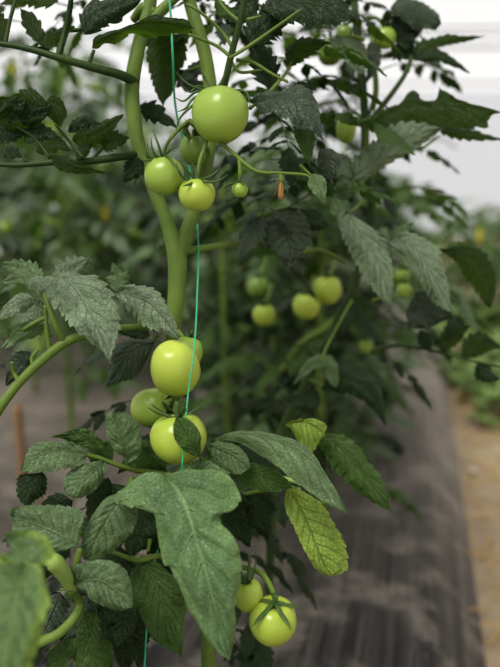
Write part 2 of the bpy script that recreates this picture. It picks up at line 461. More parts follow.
# shell of white film on steel hoops
def film_mat(name, c, k):
    s = NT(name); tc = s.n('ShaderNodeTexCoord'); n = s.noise(1.2, tc.outputs['Object'], 4)
    col = s.mix(s.math('MULTIPLY', n, .2), c, tuple(x*.75 for x in c))
    d = s.n('ShaderNodeBsdfDiffuse'); t = s.n('ShaderNodeBsdfTranslucent'); s.l(col, d.inputs[0]); s.l(col, t.inputs[0])
    m1 = s.n('ShaderNodeMixShader'); m1.inputs[0].default_value = .6; s.l(d.outputs[0], m1.inputs[1]); s.l(t.outputs[0], m1.inputs[2])
    tr = s.n('ShaderNodeBsdfTransparent'); m2 = s.n('ShaderNodeMixShader'); m2.inputs[0].default_value = k
    s.l(m1.outputs[0], m2.inputs[1]); s.l(tr.outputs[0], m2.inputs[2]); s.l(m2.outputs[0], s.out.inputs[0]); return s.m
M['film'] = film_mat('white_film', (.66, .66, .67), .46)
def quad(name, pts, mat):
    return struct(mesh(name, [Vector(p) for p in pts], [(0, 1, 2, 3)], mat, smooth=False))
X0, X1, Y0, Y1, ZT = -6.2, 8.5, -2.5, 15.5, 3.0
quad('wall_back', [(X0, Y1, -.1), (X1, Y1, -.1), (X1, Y1, ZT), (X0, Y1, ZT)], M['film'])
quad('wall_left', [(X0, Y0, -.1), (X0, Y1, -.1), (X0, Y1, ZT), (X0, Y0, ZT)], M['film'])
quad('wall_right', [(X1, Y0, -.1), (X1, Y1, -.1), (X1, Y1, ZT), (X1, Y0, ZT)], M['film'])
quad('ceiling', [(X0, Y0, ZT), (X1, Y0, ZT), (X1, Y1, ZT), (X0, Y1, ZT)], M['film'])
def pipe(name, a, b, r, mat, label, cat, group=None):
    a, b = Vector(a), Vector(b); o = tube(name, [a, a.lerp(b, .5), b], [r, r, r], mat, None, 10, 6)
    return tag(o, label, cat, group)
for i, yy in enumerate((7.6, 10.8, 14.0)):
    pipe('roof_pipe', (X0+.1, yy, ZT-.06), (X1-.1, yy, ZT-.06), .022, M['steel'],
         ['grey steel roof pipe crossing the white film, nearest of three', 'grey steel roof pipe crossing the white film, middle of three',
          'grey steel roof pipe crossing the white film beside the end wall'][i], 'pipe', 'steel pipes under the film roof')
pipe('overhead_wire', (X0+.01, 5.2, 1.86), (X1-.01, 5.2, 1.9), .005, M['cable'], 'thin dark wire strung above the far left plants, upper of two', 'wire', 'crop wires')
pipe('overhead_wire', (X0+.01, 5.0, 1.74), (X1-.01, 5.0, 2.02), .005, M['cable'], 'thin dark wire strung above the far left plants, lower of two', 'wire', 'crop wires')
pipe('wall_pipe', (-2.28, 12.5, -.1), (-2.28, 12.5, ZT-.05), .03, M['steel'], 'upright grey post seen between the far left leaves', 'post')

# ================================================================== FRONT PLANT
pA = empty('tomato_plant', P(172, 330, .72).xy.to_3d()); tag(pA, 'nearest tomato plant, forked stem with green tomatoes and sharp leaves beside green twine', 'tomato plant')
tube('stem', px([(152, -22, .72), (149, 10, .72), (139, 45, .72), (132, 85, .72), (134, 120, .72), (141, 155, .72), (154, 190, .72), (168, 225, .72), (177, 258, .72), (176, 300, .72), (172, 345, .725), (178, 420, .74), (196, 520, .75), (206, 600, .74), (209, 690, .74), (212, 936, .73)]),
     [.0066, .0068, .0072, .0078, .0076, .0072, .0068, .0074, .0098, .0088, .008, .008, .008, .0075, .0078, .008], M['stem'], pA, 16, 160)
tube('side_stem', px([(183, -22, .73), (192, 10, .73), (205, 55, .73), (211, 100, .73), (209, 150, .73), (199, 195, .725), (186, 235, .72), (179, 262, .72)]),
     [.0062, .0068, .0072, .0072, .0068, .0072, .0072, .006], M['stem'], pA, 14, 80)
tube('branch', px([(133, 20, .73), (146, 8, .72), (163, 22, .72)]), [.004, .006, .003], M['stem'], pA)
tube('branch', px([(150, 22, .72), (166, 6, .72), (186, -12, .72)]), [.006, .0052, .0045], M['stem'], pA)
tube('branch', px([(181, 252, .722), (205, 248, .74), (240, 243, .78), (262, 240, .8)]), [.004, .0036, .0034, .003], M['stem'], pA)
# upper left leaf stalk with dark leaflets over it
leaf(pA, [(136, 82, .72), (118, 74, .70), (95, 68, .69), (60, 58, .68), (25, 48, .68), (-10, 42, .68)], mat='stemd', leaflets=[
    dict(s=[(57, 60, .68), (66, 28, .68), (74, -10, .67)], w=9, m='dark', teeth=3),
    dict(s=[(38, 44, .69), (52, 38, .69), (74, 26, .68)], w=22, m='back', teeth=4, tamp=.45),
    dict(s=[(42, 42, .69), (30, 22, .70), (20, 8, .70)], w=20, m='back', teeth=4),
    dict(s=[(92, 48, .68), (115, 32, .68), (150, 22, .67), (194, 28, .67)], w=24, m='back', teeth=5, roll=30, L=[(98, 49), (106, 44), (118, 45), (132, 38), (150, 40), (172, 36), (188, 34)], Rr=[(93, 38), (104, 33), (118, 30), (134, 24), (152, 15), (168, 20), (184, 18)]),
    dict(s=[(84, 34, .69), (96, 16, .69), (118, 6, .69), (150, -6, .69)], w=34, m='dark', teeth=4),
    dict(s=[(2, 42, .68), (-4, 22, .68), (-14, 0, .68)], w=26, m='back'),
    dict(s=[(58, 2, .72), (30, -4, .73), (0, 4, .74)], w=26, m='back', teeth=5, tamp=.4),
    dict(s=[(50, 50, .70), (44, 50, .70), (30, 47, .7)], w=8, m='dark')], r=.0042)
for pts in ([(5, 44, .68), (10, 20, .68), (17, -5, .68)], [(58, 56, .68), (65, 30, .68), (71, -5, .67)], [(88, 66, .69), (94, 50, .69)], [(30, 50, .69), (38, 43, .69)], [(60, 30, .70), (85, 28, .71), (110, 8, .72)]):
    tube('petiole', px(pts), [.0022, .0016], M['stemd'], pA)
# second left stalk
leaf(pA, [(138, 154, .72), (118, 157, .70), (90, 161, .69), (55, 162, .68), (20, 165, .68), (-10, 164, .68)], mat='stemd', leaflets=[
    dict(s=[(48, 104, .67), (25, 108, .67), (-12, 118, .66)], w=40, m='back', roll=-20, tamp=.2),
    dict(s=[(40, 112, .67), (54, 100, .67), (66, 118, .67)], L=[(48, 118), (58, 128)], Rr=[(50, 96), (62, 100)], m='back'),
    dict(s=[(-5, 100, .67), (22, 118, .67), (52, 106, .67)], w=42, m='back', roll=25),
    dict(s=[(68, 132, .68), (84, 122, .68), (101, 125, .68)], w=16, m='dark', roll=20),
    dict(s=[(72, 140, .68), (96, 134, .68), (124, 114, .68)], w=25, m='back', roll=20),
    dict(s=[(98, 140, .69), (112, 140, .69), (130, 138, .69)], w=26, m='back'),
    dict(s=[(50, 156, .67), (70, 166, .66), (106, 173, .66)], w=16, m='back', roll=30, tamp=.2),
    dict(s=[(24, 142, .68), (40, 132, .68), (62, 140, .68)], w=22, m='dark'),
    dict(s=[(36, 152, .68), (55, 144, .68), (70, 150, .68)], w=20, m='back'),
    dict(s=[(-8, 128, .68), (8, 134, .68), (30, 128, .68)], w=24, m='dark'),
    dict(s=[(4, 158, .68), (12, 152, .68), (28, 158, .68)], w=16, m='dark'),
    dict(s=[(76, 158, .68), (84, 150, .68), (92, 142, .68)], w=14, m='back')], r=.0036)
for pts in ([(50, 158, .68), (34, 138, .68), (8, 122, .67)], [(83, 158, .68), (70, 142, .68), (55, 124, .67)], [(92, 160, .69), (104, 146, .7), (118, 130, .7)], [(26, 162, .68), (20, 150, .68)]):
    tube('petiole', px(pts), [.0018, .0012], M['stemd'], pA)
# leaves around the upper stem
leaf(pA, [(150, 12, .76), (152, 30, .76)], [dict(s=[(160, 28, .77), (168, 60, .77), (163, 106, .76)], L=[(147, 40), (146, 62), (152, 84), (158, 98)], Rr=[(184, 36), (187, 58), (180, 74), (170, 94)], m='back', tamp=.2)], .002)
leaf(pA, [(136, 112, .75), (142, 110, .75)], [dict(s=[(138, 106, .75), (155, 113, .75), (178, 128, .75)], w=26, m='dark', tamp=.5, teeth=4)], .0018)
leaf(pA, [(134, 184, .73), (136, 172, .73)], [dict(s=[(142, 158, .71), (132, 170, .71), (124, 182, .71)], w=24, m='dark'), ], .0015)
leaf(pA, [(208, 60, .74), (200, 66, .75), (188, 70, .76)], [dict(s=[(206, 62, .76), (190, 74, .76), (176, 88, .76)], w=18, m='slate'), dict(s=[(178, 70, .78), (190, 84, .78), (215, 86, .78)], w=20, m='slate')], .0018)
# upper right dark side shoot
tube('side_shoot', px([(222, 96, .70), (226, 78, .69), (232, 52, .68), (240, 22, .67), (247, -15, .66)]), [.0036, .0034, .0032, .003, .0028], M['stemd'], pA, 12, 40)
for pts in ([(234, 50, .68), (222, 32, .68), (200, 12, .67), (186, 4, .67)], [(230, 56, .68), (215, 45, .68), (188, 34, .67)], [(229, 58, .68), (246, 48, .68), (275, 28, .68), (300, 10, .68)],
            [(240, 22, .67), (226, 10, .67), (214, -6, .67)], [(236, 60, .69), (252, 62, .69), (272, 74, .69), (288, 82, .69)], [(230, 60, .7), (240, 72, .7), (262, 70, .7)]):
    tube('petiole', px(pts), [.0019, .0013], M['stem'], pA)
leaf(pA, [(247, 20, .70), (262, 16, .70)], [
    dict(s=[(262, 10, .69), (305, 2, .69), (356, 20, .69)], L=[(280, 22), (310, 28), (340, 24)], Rr=[(270, -12), (310, -18), (345, 0)], m='dark', tamp=.3, roll=-15),
    dict(s=[(248, 44, .71), (268, 24, .71), (296, 14, .71)], w=42, m='dark', tamp=.4),
    dict(s=[(256, -6, .72), (244, 12, .72), (226, 22, .72)], w=26, m='dark'),
    dict(s=[(215, 0, .69), (226, 12, .69), (238, 8, .69)], w=16, m='mid', roll=10)], .0018)
leaf(pA, [(270, 92, .73), (285, 74, .73), (292, 62, .73)], [
    dict(s=[(288, 68, .73), (300, 48, .73), (332, 44, .72)], L=[(298, 66), (310, 58), (322, 48)], Rr=[(284, 48), (300, 36), (322, 38)], m='back', tamp=.4),
    dict(s=[(272, 90, .74), (262, 58, .74), (248, 40, .74)], w=34, m='dark', tamp=.4)], .0018)
leaf(pA, [(250, 108, .70), (256, 104, .69)], [dict(s=[(254, 104, .69), (285, 98, .66), (308, 112, .645), (323, 139, .64)], L=[(262, 114), (285, 117), (302, 124), (314, 134)], Rr=[(262, 94), (290, 85), (312, 92), (322, 118)], m='slate', roll=-35, relief=.08)], .0018)
leaf(pA, [(300, 118, .69), (300, 124, .69)], [dict(s=[(298, 118, .68), (306, 140, .67), (309, 167, .67)], w=20, m='mid', tamp=.1), dict(s=[(322, 148, .70), (330, 165, .69), (330, 182, .69)], w=24, m='slate', tamp=.1)], .0015)
leaf(pA, [(300, 165, .68), (312, 176, .67)], [dict(s=[(312, 174, .66), (318, 186, .65), (325, 204, .65)], w=19, m='sage', tamp=.1, roll=15)], .0015)
leaf(pA, [(250, 226, .82), (264, 216, .80), (290, 206, .79)], [
    dict(s=[(290, 208, .78), (288, 235, .77), (292, 263, .76)], L=[(268, 216), (262, 236), (274, 254)], Rr=[(306, 214), (313, 236), (304, 252)], m='slate', tamp=.2),
    dict(s=[(262, 218, .8), (252, 226, .8), (238, 242, .8)], w=18, m='slate'),
    dict(s=[(300, 210, .8), (318, 222, .8), (330, 226, .8)], w=22, m='dark')], .002)
tube('branch', px([(302, 252, .82), (320, 250, .84), (345, 262, .86)]), [.0028, .0022], M['stem'], pA)
# middle left branch and its leaves
tube('branch', px([(173, 329, .72), (150, 327, .70), (122, 328, .68), (92, 334, .665), (66, 342, .655), (40, 362, .65), (18, 384, .645), (4, 402, .64), (-8, 420, .64)]), [.0042, .0034, .0032, .0034, .0044, .0044, .0042, .0044, .0045], M['stem'], pA, 14, 70)
leaf(pA, [(64, 342, .655), (56, 326, .645), (48, 305, .64), (44, 290, .64)], [
    dict(s=[(48, 278, .64), (72, 284, .625), (94, 320, .61), (112, 364, .60)], L=[(22, 282), (36, 294), (62, 318), (88, 342)], Rr=[(60, 272), (90, 272), (112, 287), (117, 315), (116, 345)], m='grey', tamp=.3, teeth=9, relief=.07, vs=9, n=64, roll=10),
    dict(s=[(40, 290, .66), (28, 278, .67), (0, 282, .68)], w=24, m='sage'),
    dict(s=[(36, 300, .65), (18, 304, .64), (-6, 322, .63)], w=20, m='grey', tamp=.1),
    dict(s=[(45, 325, .66), (24, 332, .65), (0, 350, .645)], w=18, m='sage', roll=-20, tamp=.1),
    dict(s=[(40, 300, .68), (34, 322, .68), (16, 342, .68)], w=34, m='grey'),
    dict(s=[(56, 288, .69), (72, 270, .69), (92, 256, .69)], w=34, m='grey', tamp=.4),
    dict(s=[(44, 282, .69), (24, 270, .7), (0, 262, .7)], w=26, m='sage', tamp=.4),
    dict(s=[(30, 352, .66), (18, 366, .66), (6, 386, .66)], w=26, m='slate')], .0028)
for pts in ([(50, 352, .655), (47, 330, .65), (45, 305, .645)], [(18, 380, .645), (14, 372, .645), (12, 362, .64)], [(34, 368, .65), (32, 358, .65), (38, 350, .65)], [(45, 318, .65), (36, 322, .65), (22, 330, .65)], [(52, 336, .655), (44, 325, .655)]):
    tube('petiole', px(pts), [.0022, .0016], M['stem'], pA)
leaf(pA, [(166, 328, .70), (150, 318, .68), (134, 300, .67)], [
    dict(s=[(116, 292, .67), (146, 300, .655), (164, 318, .645), (179, 339, .64)], L=[(122, 310), (142, 326), (160, 333)], Rr=[(128, 284), (152, 286), (166, 302), (175, 322)], m='grey', tamp=.3, relief=.07, vs=8, n=56),
    dict(s=[(118, 292, .72), (118, 276, .72), (112, 262, .72)], w=26, m='sage', tamp=.3)], .002)
leaf(pA, [(158, 335, .71), (150, 344, .705)], [dict(s=[(155, 342, .70), (132, 352, .69), (106, 388, .68)], L=[(140, 374), (122, 382)], Rr=[(130, 340), (112, 356)], m='slate', tamp=.15), dict(s=[(150, 336, .71), (136, 332, .71), (112, 330, .70)], w=16, m='dark')], .0016)
# middle leaf pointing left
leaf(pA, [(178, 478, .71), (160, 474, .69), (136, 470, .675), (118, 465, .665), (96, 457, .655), (70, 450, .645), (46, 443, .64)], [
    dict(s=[(88, 455, .65), (60, 450, .64), (40, 455, .635), (20, 471, .63)], L=[(84, 446), (62, 441), (40, 441), (28, 450)], Rr=[(82, 466), (60, 471), (38, 473)], m='sage', tamp=.3, vs=8, n=56, roll=20),
    dict(s=[(98, 452, .655), (86, 436, .65), (72, 430, .65)], L=[(104, 446), (98, 434), (84, 428)], Rr=[(90, 450), (66, 444), (50, 438)], m='mid'),
    dict(s=[(128, 461, .665), (122, 438, .65), (113, 411, .645)], L=[(142, 452), (139, 428), (127, 414)], Rr=[(112, 448), (105, 430), (106, 416)], m='sage', tamp=.1, vs=8),
    dict(s=[(104, 461, .655), (88, 476, .64), (66, 496, .635)], L=[(84, 462), (66, 474), (64, 488)], Rr=[(106, 474), (98, 488), (82, 498)], m='sage', tamp=.15, vs=8),
    dict(s=[(42, 472, .66), (28, 484, .66), (26, 512, .66)], L=[(20, 474), (14, 488), (20, 502)], Rr=[(48, 480), (46, 494), (34, 502)], m='dark'),
    dict(s=[(112, 462, .67), (98, 450, .67), (92, 440, .67)], w=26, m='mid', tamp=.1)], .0026)
leaf(pA, [(182, 482, .72), (162, 468, .70), (150, 462, .70)], [
    dict(s=[(165, 472, .70), (150, 458, .69), (136, 442, .69)], L=[(168, 462), (158, 448), (146, 440)], Rr=[(150, 474), (130, 472), (124, 458)], m='mid', tamp=.1),
    dict(s=[(108, 478, .69), (98, 500, .69), (88, 530, .69)], w=26, m='dark')], .0022)
leaf(pA, [(196, 590, .78), (150, 590, .74), (104, 580, .70), (60, 590, .68)], [  # added leaflets, mostly dark, to shade the gaps at lower left
    dict(s=[(110, 580, .70), (96, 604, .70), (70, 622, .69)], w=50, m='dark', tamp=.15),
    dict(s=[(96, 612, .69), (110, 622, .68), (140, 640, .68)], w=44, m='dark', tamp=.15),
    dict(s=[(60, 592, .68), (48, 620, .67), (30, 660, .67)], w=54, m='slate', tamp=.15),
    dict(s=[(70, 630, .69), (90, 650, .69), (104, 690, .69)], w=50, m='mid', tamp=.15),
    dict(s=[(120, 548, .72), (112, 572, .72), (100, 606, .72)], w=54, m='dark', tamp=.15),
    dict(s=[(62, 560, .68), (36, 562, .68), (10, 580, .68)], w=46, m='dark', tamp=.15),
    dict(s=[(140, 600, .74), (128, 630, .74), (126, 672, .74)], w=56, m='dark', tamp=.15),
    dict(s=[(112, 484, .73), (118, 510, .73), (108, 560, .73)], w=56, m='dark', tamp=.15),
    dict(s=[(160, 500, .74), (140, 520, .74), (128, 560, .74)], w=50, m='mid', tamp=.15),
    dict(s=[(72, 500, .70), (52, 512, .70), (22, 540, .70)], w=30, m='dark', tamp=.15),
    dict(s=[(160, 450, .72), (142, 452, .72), (118, 474, .72)], w=30, m='dark', tamp=.15)], .0022)
# big leaf in front
leaf(pA, [(184, 482, .70), (178, 476, .67), (168, 474, .64)], [
    dict(s=[(163, 475, .62), (182, 498, .595), (198, 545, .575), (215, 605, .565), (230, 660, .57)],
         L=[(140, 470), (116, 482), (110, 496), (130, 505), (152, 512), (156, 530), (162, 560), (171, 568), (180, 588), (192, 614), (212, 645)],
         Rr=[(190, 466), (222, 468), (238, 488), (238, 504), (217, 517), (236, 538), (241, 572), (235, 605), (236, 632)], m='hero', tamp=.06, teeth=10, relief=.10, vs=16, n=130, wav=.08, fold=.12, roll=5),
    dict(s=[(176, 478, .64), (202, 470, .635), (230, 474, .63)], w=22, m='hero', tamp=.1)], .0026)
# right hand leaves of the front plant
leaf(pA, [(186, 484, .72), (192, 470, .70), (207, 460, .685), (218, 446, .675)], [
    dict(s=[(210, 442, .67), (246, 434, .64), (290, 446, .62), (322, 478, .61), (348, 514, .60)], L=[(236, 442), (262, 456), (292, 478), (320, 500)], Rr=[(236, 431), (272, 434), (306, 446), (330, 480)], m='sage', tamp=.12, vs=9, n=70, roll=-25),
    dict(s=[(208, 446, .66), (228, 452, .65), (250, 468, .645)], L=[(206, 454), (218, 468), (238, 474)], Rr=[(216, 440), (238, 446), (248, 458)], m='sage', tamp=.1),
    dict(s=[(200, 456, .625), (190, 440, .612), (176, 417, .612)], L=[(202, 444), (200, 432), (190, 420)], Rr=[(186, 452), (176, 442), (173, 428)], m='mid', tamp=.1, vs=8, roll=10),
    dict(s=[(232, 468, .67), (258, 474, .66), (292, 488, .66)], L=[(242, 486), (268, 492)], Rr=[(240, 460), (272, 468), (288, 480)], m='mid', tamp=.15)], .0026)
tube('petiole', px([(212, 452, .67), (204, 460, .65), (200, 456, .626)]), [.0018, .0014], M['stem'], pA)
# lower left
leaf(pA, [(-14, 660, .60), (22, 648, .60), (55, 636, .605), (74, 618, .61), (80, 604, .62), (72, 590, .61), (62, 570, .59), (50, 562, .575)], [
    dict(s=[(78, 545, .60), (50, 530, .60), (10, 515, .60)], L=[(82, 530), (84, 512), (60, 505), (20, 506)], Rr=[(60, 552), (36, 552), (14, 540)], m='sage', tamp=.1, vs=8, roll=15),
    dict(s=[(74, 582, .60), (104, 582, .59), (132, 608, .585)], L=[(92, 602), (110, 611), (122, 612)], Rr=[(78, 563), (110, 561), (126, 576)], m='sage', tamp=.08, vs=9, n=56),
    dict(s=[(86, 596, .64), (78, 624, .64), (60, 640, .64)], w=34, m='slate'),
    dict(s=[(98, 606, .64), (122, 620, .64), (116, 647, .64)], w=34, m='dark', tamp=.1),
    dict(s=[(84, 610, .63), (88, 636, .63), (76, 672, .62)], w=26, m='mid'),
    dict(s=[(60, 642, .62), (58, 660, .62), (50, 690, .62)], w=26, m='mid')], .0042)
tube('shoot_tip', px([(72, 590, .61), (64, 574, .59), (54, 562, .575), (46, 560, .572)]), [.004, .0065, .0072, .0045], M['pale'], pA)
tube('petiole', px([(70, 590, .605), (76, 566, .60), (80, 548, .60)]), [.0034, .0026], M['stem'], pA)
leaf(pA, [(132, 478, .66), (128, 492, .64)], [dict(s=[(124, 492, .63), (106, 522, .62), (84, 560, .615)], L=[(140, 512), (128, 538), (104, 558)], Rr=[(106, 498), (90, 520), (80, 548)], m='sage', tamp=.08, vs=9, n=56, roll=10)], .002)
leaf(pA, [(150, 540, .69), (148, 552, .67)], [
    dict(s=[(140, 556, .67), (158, 590, .655), (181, 657, .65)], L=[(130, 576), (136, 610), (156, 640)], Rr=[(158, 562), (182, 590), (184, 630)], m='mid', tamp=.1, vs=8),
    dict(s=[(142, 500, .69), (140, 530, .69), (134, 556, .69)], w=40, m='dark', tamp=.1),
    dict(s=[(150, 520, .70), (164, 548, .70), (170, 580, .70)], w=40, m='dark'),
    dict(s=[(126, 630, .69), (136, 645, .69), (140, 668, .69)], w=30, m='dark')], .002)
tube('petiole', px([(196, 560, .75), (160, 556, .68), (138, 560, .66), (112, 552, .66)]), [.0035, .002], M['stem'], pA)
leaf(pA, [(30, 720, .50), (22, 640, .48), (20, 590, .46)], [
    dict(s=[(24, 566, .465), (16, 610, .44), (4, 680, .43), (0, 730, .43)], L=[(-20, 560), (-50, 620), (-40, 700)], Rr=[(44, 572), (52, 600), (40, 636), (22, 690)], m='edge', tamp=.2, vs=10, relief=.07, n=60),
    dict(s=[(24, 568, .47), (24, 552, .48), (8, 536, .49)], w=60, m='edge', tamp=.1)], .003)
# lower right leaves of the front plant
leaf(pA, [(205, 520, .76), (235, 498, .74), (265, 490, .72), (286, 484, .70)], [
    dict(s=[(288, 486, .69), (306, 520, .67), (318, 552, .66), (332, 578, .66)], L=[(284, 504), (294, 530), (304, 550), (318, 572)], Rr=[(308, 492), (332, 516), (348, 548), (348, 568)], m='yellow', tamp=.15, vs=10, n=64, roll=-10),
    dict(s=[(288, 486, .71), (298, 502, .71), (292, 520, .71)], w=20, m='yellow'),
    dict(s=[(262, 486, .73), (258, 510, .73), (270, 540, .73)], w=40, m='dark'),
    dict(s=[(240, 492, .73), (238, 520, .73), (250, 548, .73)], w=40, m='dark')], .0024)
tube('petiole', px([(300, 482, .70), (290, 480, .70), (276, 476, .71)]), [.003, .002], M['pale'], pA)
# trusses
tube('truss_stalk', px([(207, 150, .72), (198, 130, .70), (190, 121, .68), (200, 128, .67), (215, 138, .665), (234, 154, .66), (256, 171, .655), (281, 173, .655), (305, 175, .66), (312, 180, .66)]), [.003, .0028, .0026, .0024, .002, .0018, .0017, .0015, .0014, .001], M['stem'], pA, 10, 60)
for pts in ([(189, 121, .68), (176, 132, .67), (166, 146, .665), (164, 158, .66)], [(203, 132, .67), (206, 142, .665), (200, 160, .66), (197, 178, .66)], [(196, 124, .68), (204, 112, .68), (214, 92, .675)], [(188, 124, .68), (184, 132, .68), (190, 138, .69)],
            [(239, 158, .66), (240, 170, .655), (240, 180, .655)], [(279, 172, .655), (281, 178, .655)]):
    tube('pedicel', px(pts), [.0021, .0016], M['stem'], pA)
tube('truss_stalk', px([(177, 330, .72), (186, 345, .71), (190, 380, .69), (178, 400, .67), (175, 412, .66)]), [.003, .0026, .0024, .0024], M['stem'], pA)
tube('truss_stalk', px([(207, 560, .75), (225, 566, .70), (246, 568, .66), (262, 574, .635), (272, 590, .625), (274, 600, .62)]), [.003, .0026, .0024, .0026, .0026, .002], M['stem'], pA, 10, 40)
tube('pedicel', px([(255, 571, .645), (250, 574, .63), (247, 582, .62)]), [.0018, .0015], M['stem'], pA)

# tomatoes
T = tomato
t1 = T('tomato', 220, 115, .66, 57, 54, 'largest green tomato of the top truss, hanging between the two stems and the grey-green leaf', axis=(0, .22, 1), seed=1, parts=False)
t2 = T('tomato', 164, 176, .66, 39, 37, 'green tomato touching the left stem just above the fork', axis=(-.1, .2, 1), seed=2, parts=False)
t3 = T('tomato', 197, 195, .655, 37, 32, 'small pale green flattened tomato lowest on the top truss, over the fork', mat='toml', axis=(.05, .15, 1), seed=3, parts=False)
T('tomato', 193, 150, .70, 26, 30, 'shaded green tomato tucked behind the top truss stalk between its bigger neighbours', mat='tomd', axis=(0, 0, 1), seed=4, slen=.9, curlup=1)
T('tomato', 240, 190, .655, 16, 15, 'tiny green tomato with long thin sepals beside the withered flower', axis=(0, 0, 1), seed=5, slen=2.2, curlup=.1, sepals=5, ped=1.2)
T('tomato', 187, 353, .69, 31, 34, 'green tomato showing only as a bulge behind the large one at the twine', axis=(.2, .3, 1), seed=6, slen=.6)
T('tomato', 175, 368, .655, 50, 59, 'large round green tomato hanging just below the leaf tip, topmost of the middle cluster', mat='toml', axis=(.1, .6, -1), seed=7, slen=.7, curlup=.2)
T('tomato', 152, 408, .70, 40, 42, 'green tomato at the left of the middle cluster, partly behind the lower one', mat='tom', axis=(.9, -.25, -.1), seed=8, slen=.9, curlup=.2, sepals=5)
T('tomato', 179, 438, .65, 56, 50, 'green tomato at the bottom of the middle cluster with a small leaf over it', mat='toml', axis=(-.1, .15, 1), seed=9, slen=1.0, curlup=.3)
T('tomato', 248, 595, .62, 30, 33, 'small green tomato of the lowest pair, above and left of its larger neighbour', mat='toml', axis=(-.15, 0, 1), seed=10, slen=1.1, curlup=1.1, sepals=6)
T('tomato', 273, 621, .615, 47, 47, 'larger pale green tomato of the lowest pair hanging before the dark mulch', mat='toml', axis=(.05, -.22, 1), seed=11, slen=1.05, curlup=.15, sepals=5)
def sepals(t, cen, tips, r=.0011):
    V, F = [], []
    for q in tips: tube_geo(px([cen]+q), [r*.9, r*1.15, r*.25] if len(q) == 2 else [r*.9, r*1.1, r*.9, r*.2], 6, 16, V, F)
    tube_geo(px([(cen[0], cen[1]-3, cen[2]), cen, (cen[0], cen[1]+3, cen[2])]), [.0018, .0026, .002], 8, 6, V, F)
    o = mesh('calyx', V, F, M['calyx']); w_ = Vector(o.location); o.parent = t
    o.rotation_mode = 'QUATERNION'; q = t.rotation_quaternion.inverted(); o.rotation_quaternion = q; o.location = q @ (w_-Vector(t.location))
sepals(t1, (212, 91, .672), [[(198, 86, .672), (190, 92, .668), (181, 84, .664)], [(196, 92, .664), (184, 101, .66), (174, 97, .658)], [(194, 98, .655), (186, 108, .652), (177, 112, .65)], [(206, 80, .675), (198, 66, .67)],
     [(220, 84, .68), (227, 68, .68)], [(230, 90, .67), (246, 92, .655), (250, 106, .648)], [(192, 106, .652), (180, 118, .65), (176, 130, .652)], [(204, 90, .66), (188, 84, .655), (176, 72, .655)]])
sepals(t2, (163, 159, .658), [[(156, 156, .65), (152, 148, .645), (151, 137, .645)], [(160, 150, .652), (157, 141, .65), (153, 130, .65)], [(150, 158, .65), (146, 152, .645), (148, 143, .645)], [(168, 156, .645), (174, 164, .638), (182, 174, .636)],
     [(170, 150, .65), (178, 146, .65)], [(152, 160, .65), (142, 160, .645), (138, 152, .645)], [(165, 148, .66), (171, 136, .66)]])
sepals(t3, (197, 180, .65), [[(190, 174, .645), (184, 166, .64), (182, 154, .64)], [(188, 180, .645), (180, 174, .64), (176, 162, .64)], [(206, 178, .64), (214, 174, .636), (221, 166, .636)], [(206, 182, .64), (218, 181, .636), (228, 174, .636)],
     [(195, 170, .652), (190, 158, .65)], [(190, 184, .638), (182, 186, .634)]])
# withered flower
def flower(name, x, y, d, sc, label, petal, group=None):
    r = empty(name, P(x, y, d)); tag(r, label, 'flower', group); V, F = [], []
    o = P(x, y, d)
    for k in range(5):
        a = k*1.256; tube_geo([o, o+Vector((math.cos(a)*.35, math.sin(a)*.35, -.3))*sc, o+Vector((math.cos(a)*.5, math.sin(a)*.5, -1.1))*sc], [.0007*sc/.009, .0002], 5, 6, V, F)
    mesh('calyx', V, F, M['calyx'], r)
    V, F = [], []
    for k in range(5):
        a = k*1.256+.6; tube_geo([o, o+Vector((math.cos(a)*.12, math.sin(a)*.12, -.5))*sc, o+Vector((math.cos(a)*.1, math.sin(a)*.1, -1.25))*sc], [.0011*sc/.009, .0006*sc/.009], 6, 6, V, F)
    mesh('petals', V, F, petal, r)
    tube('neck', [o+Vector((0, 0, .35))*sc, o, o-Vector((0, 0, .25))*sc], [.0011*sc/.009, .0018*sc/.009, .001], M['stem'], r)
flower('tomato_flower', 281, 180, .655, .014, 'withered tomato flower hanging with orange-brown petals beside the tiny tomato', M['witherp'])

# twine
tw = tube('twine', px([(168, -20, .70), (171, 20, .70), (173, 60, .70), (176, 110, .74), (190, 170, .76), (198, 235, .74), (197, 300, .68), (194, 350, .635), (188, 395, .628), (184, 440, .622), (180, 480, .63), (168, 520, .70), (150, 590, .69), (140, 760, .68)]), [.0012, .0012, .0012, .0011, .001, .0009, .0009, .0008, .0008, .0008, .0008, .0008, .0008, .0008], M['twine'], None, 8, 160)
tag(tw, 'bright green twine running down past the upper tomatoes and the middle cluster', 'twine')

# ================================================================== SECOND PLANT (right)
def nd(d): return .66+(d-.66)*.65
def pxB(pts): return [P(x, y, nd(d)) for x, y, d in pts]
pB = empty('tomato_plant', P(365, 300, .88).xy.to_3d()); tag(pB, 'tomato plant reaching right against the white film with pale toothed leaves', 'tomato plant')
tube('stem', pxB([(352, -20, 1.0), (358, 40, 1.0), (364, 100, 1.0), (366, 160, 1.0), (372, 220, 1.02), (356, 280, 1.04), (334, 328, 1.06), (302, 392, 1.08), (276, 470, 1.1), (262, 770, 1.1)]), [.005, .0055, .006, .006, .0062, .006, .006, .006, .006], M['stemd'], pB, 12, 60)
tube('branch', pxB([(364, 130, 1.0), (384, 104, .99), (404, 76, .98), (412, 56, .98)]), [.004, .003, .0025], M['stemd'], pB)
tube('branch', pxB([(372, 110, 1.0), (376, 90, .98), (374, 60, .98), (372, 30, .98)]), [.004, .003, .003], M['stem'], pB)
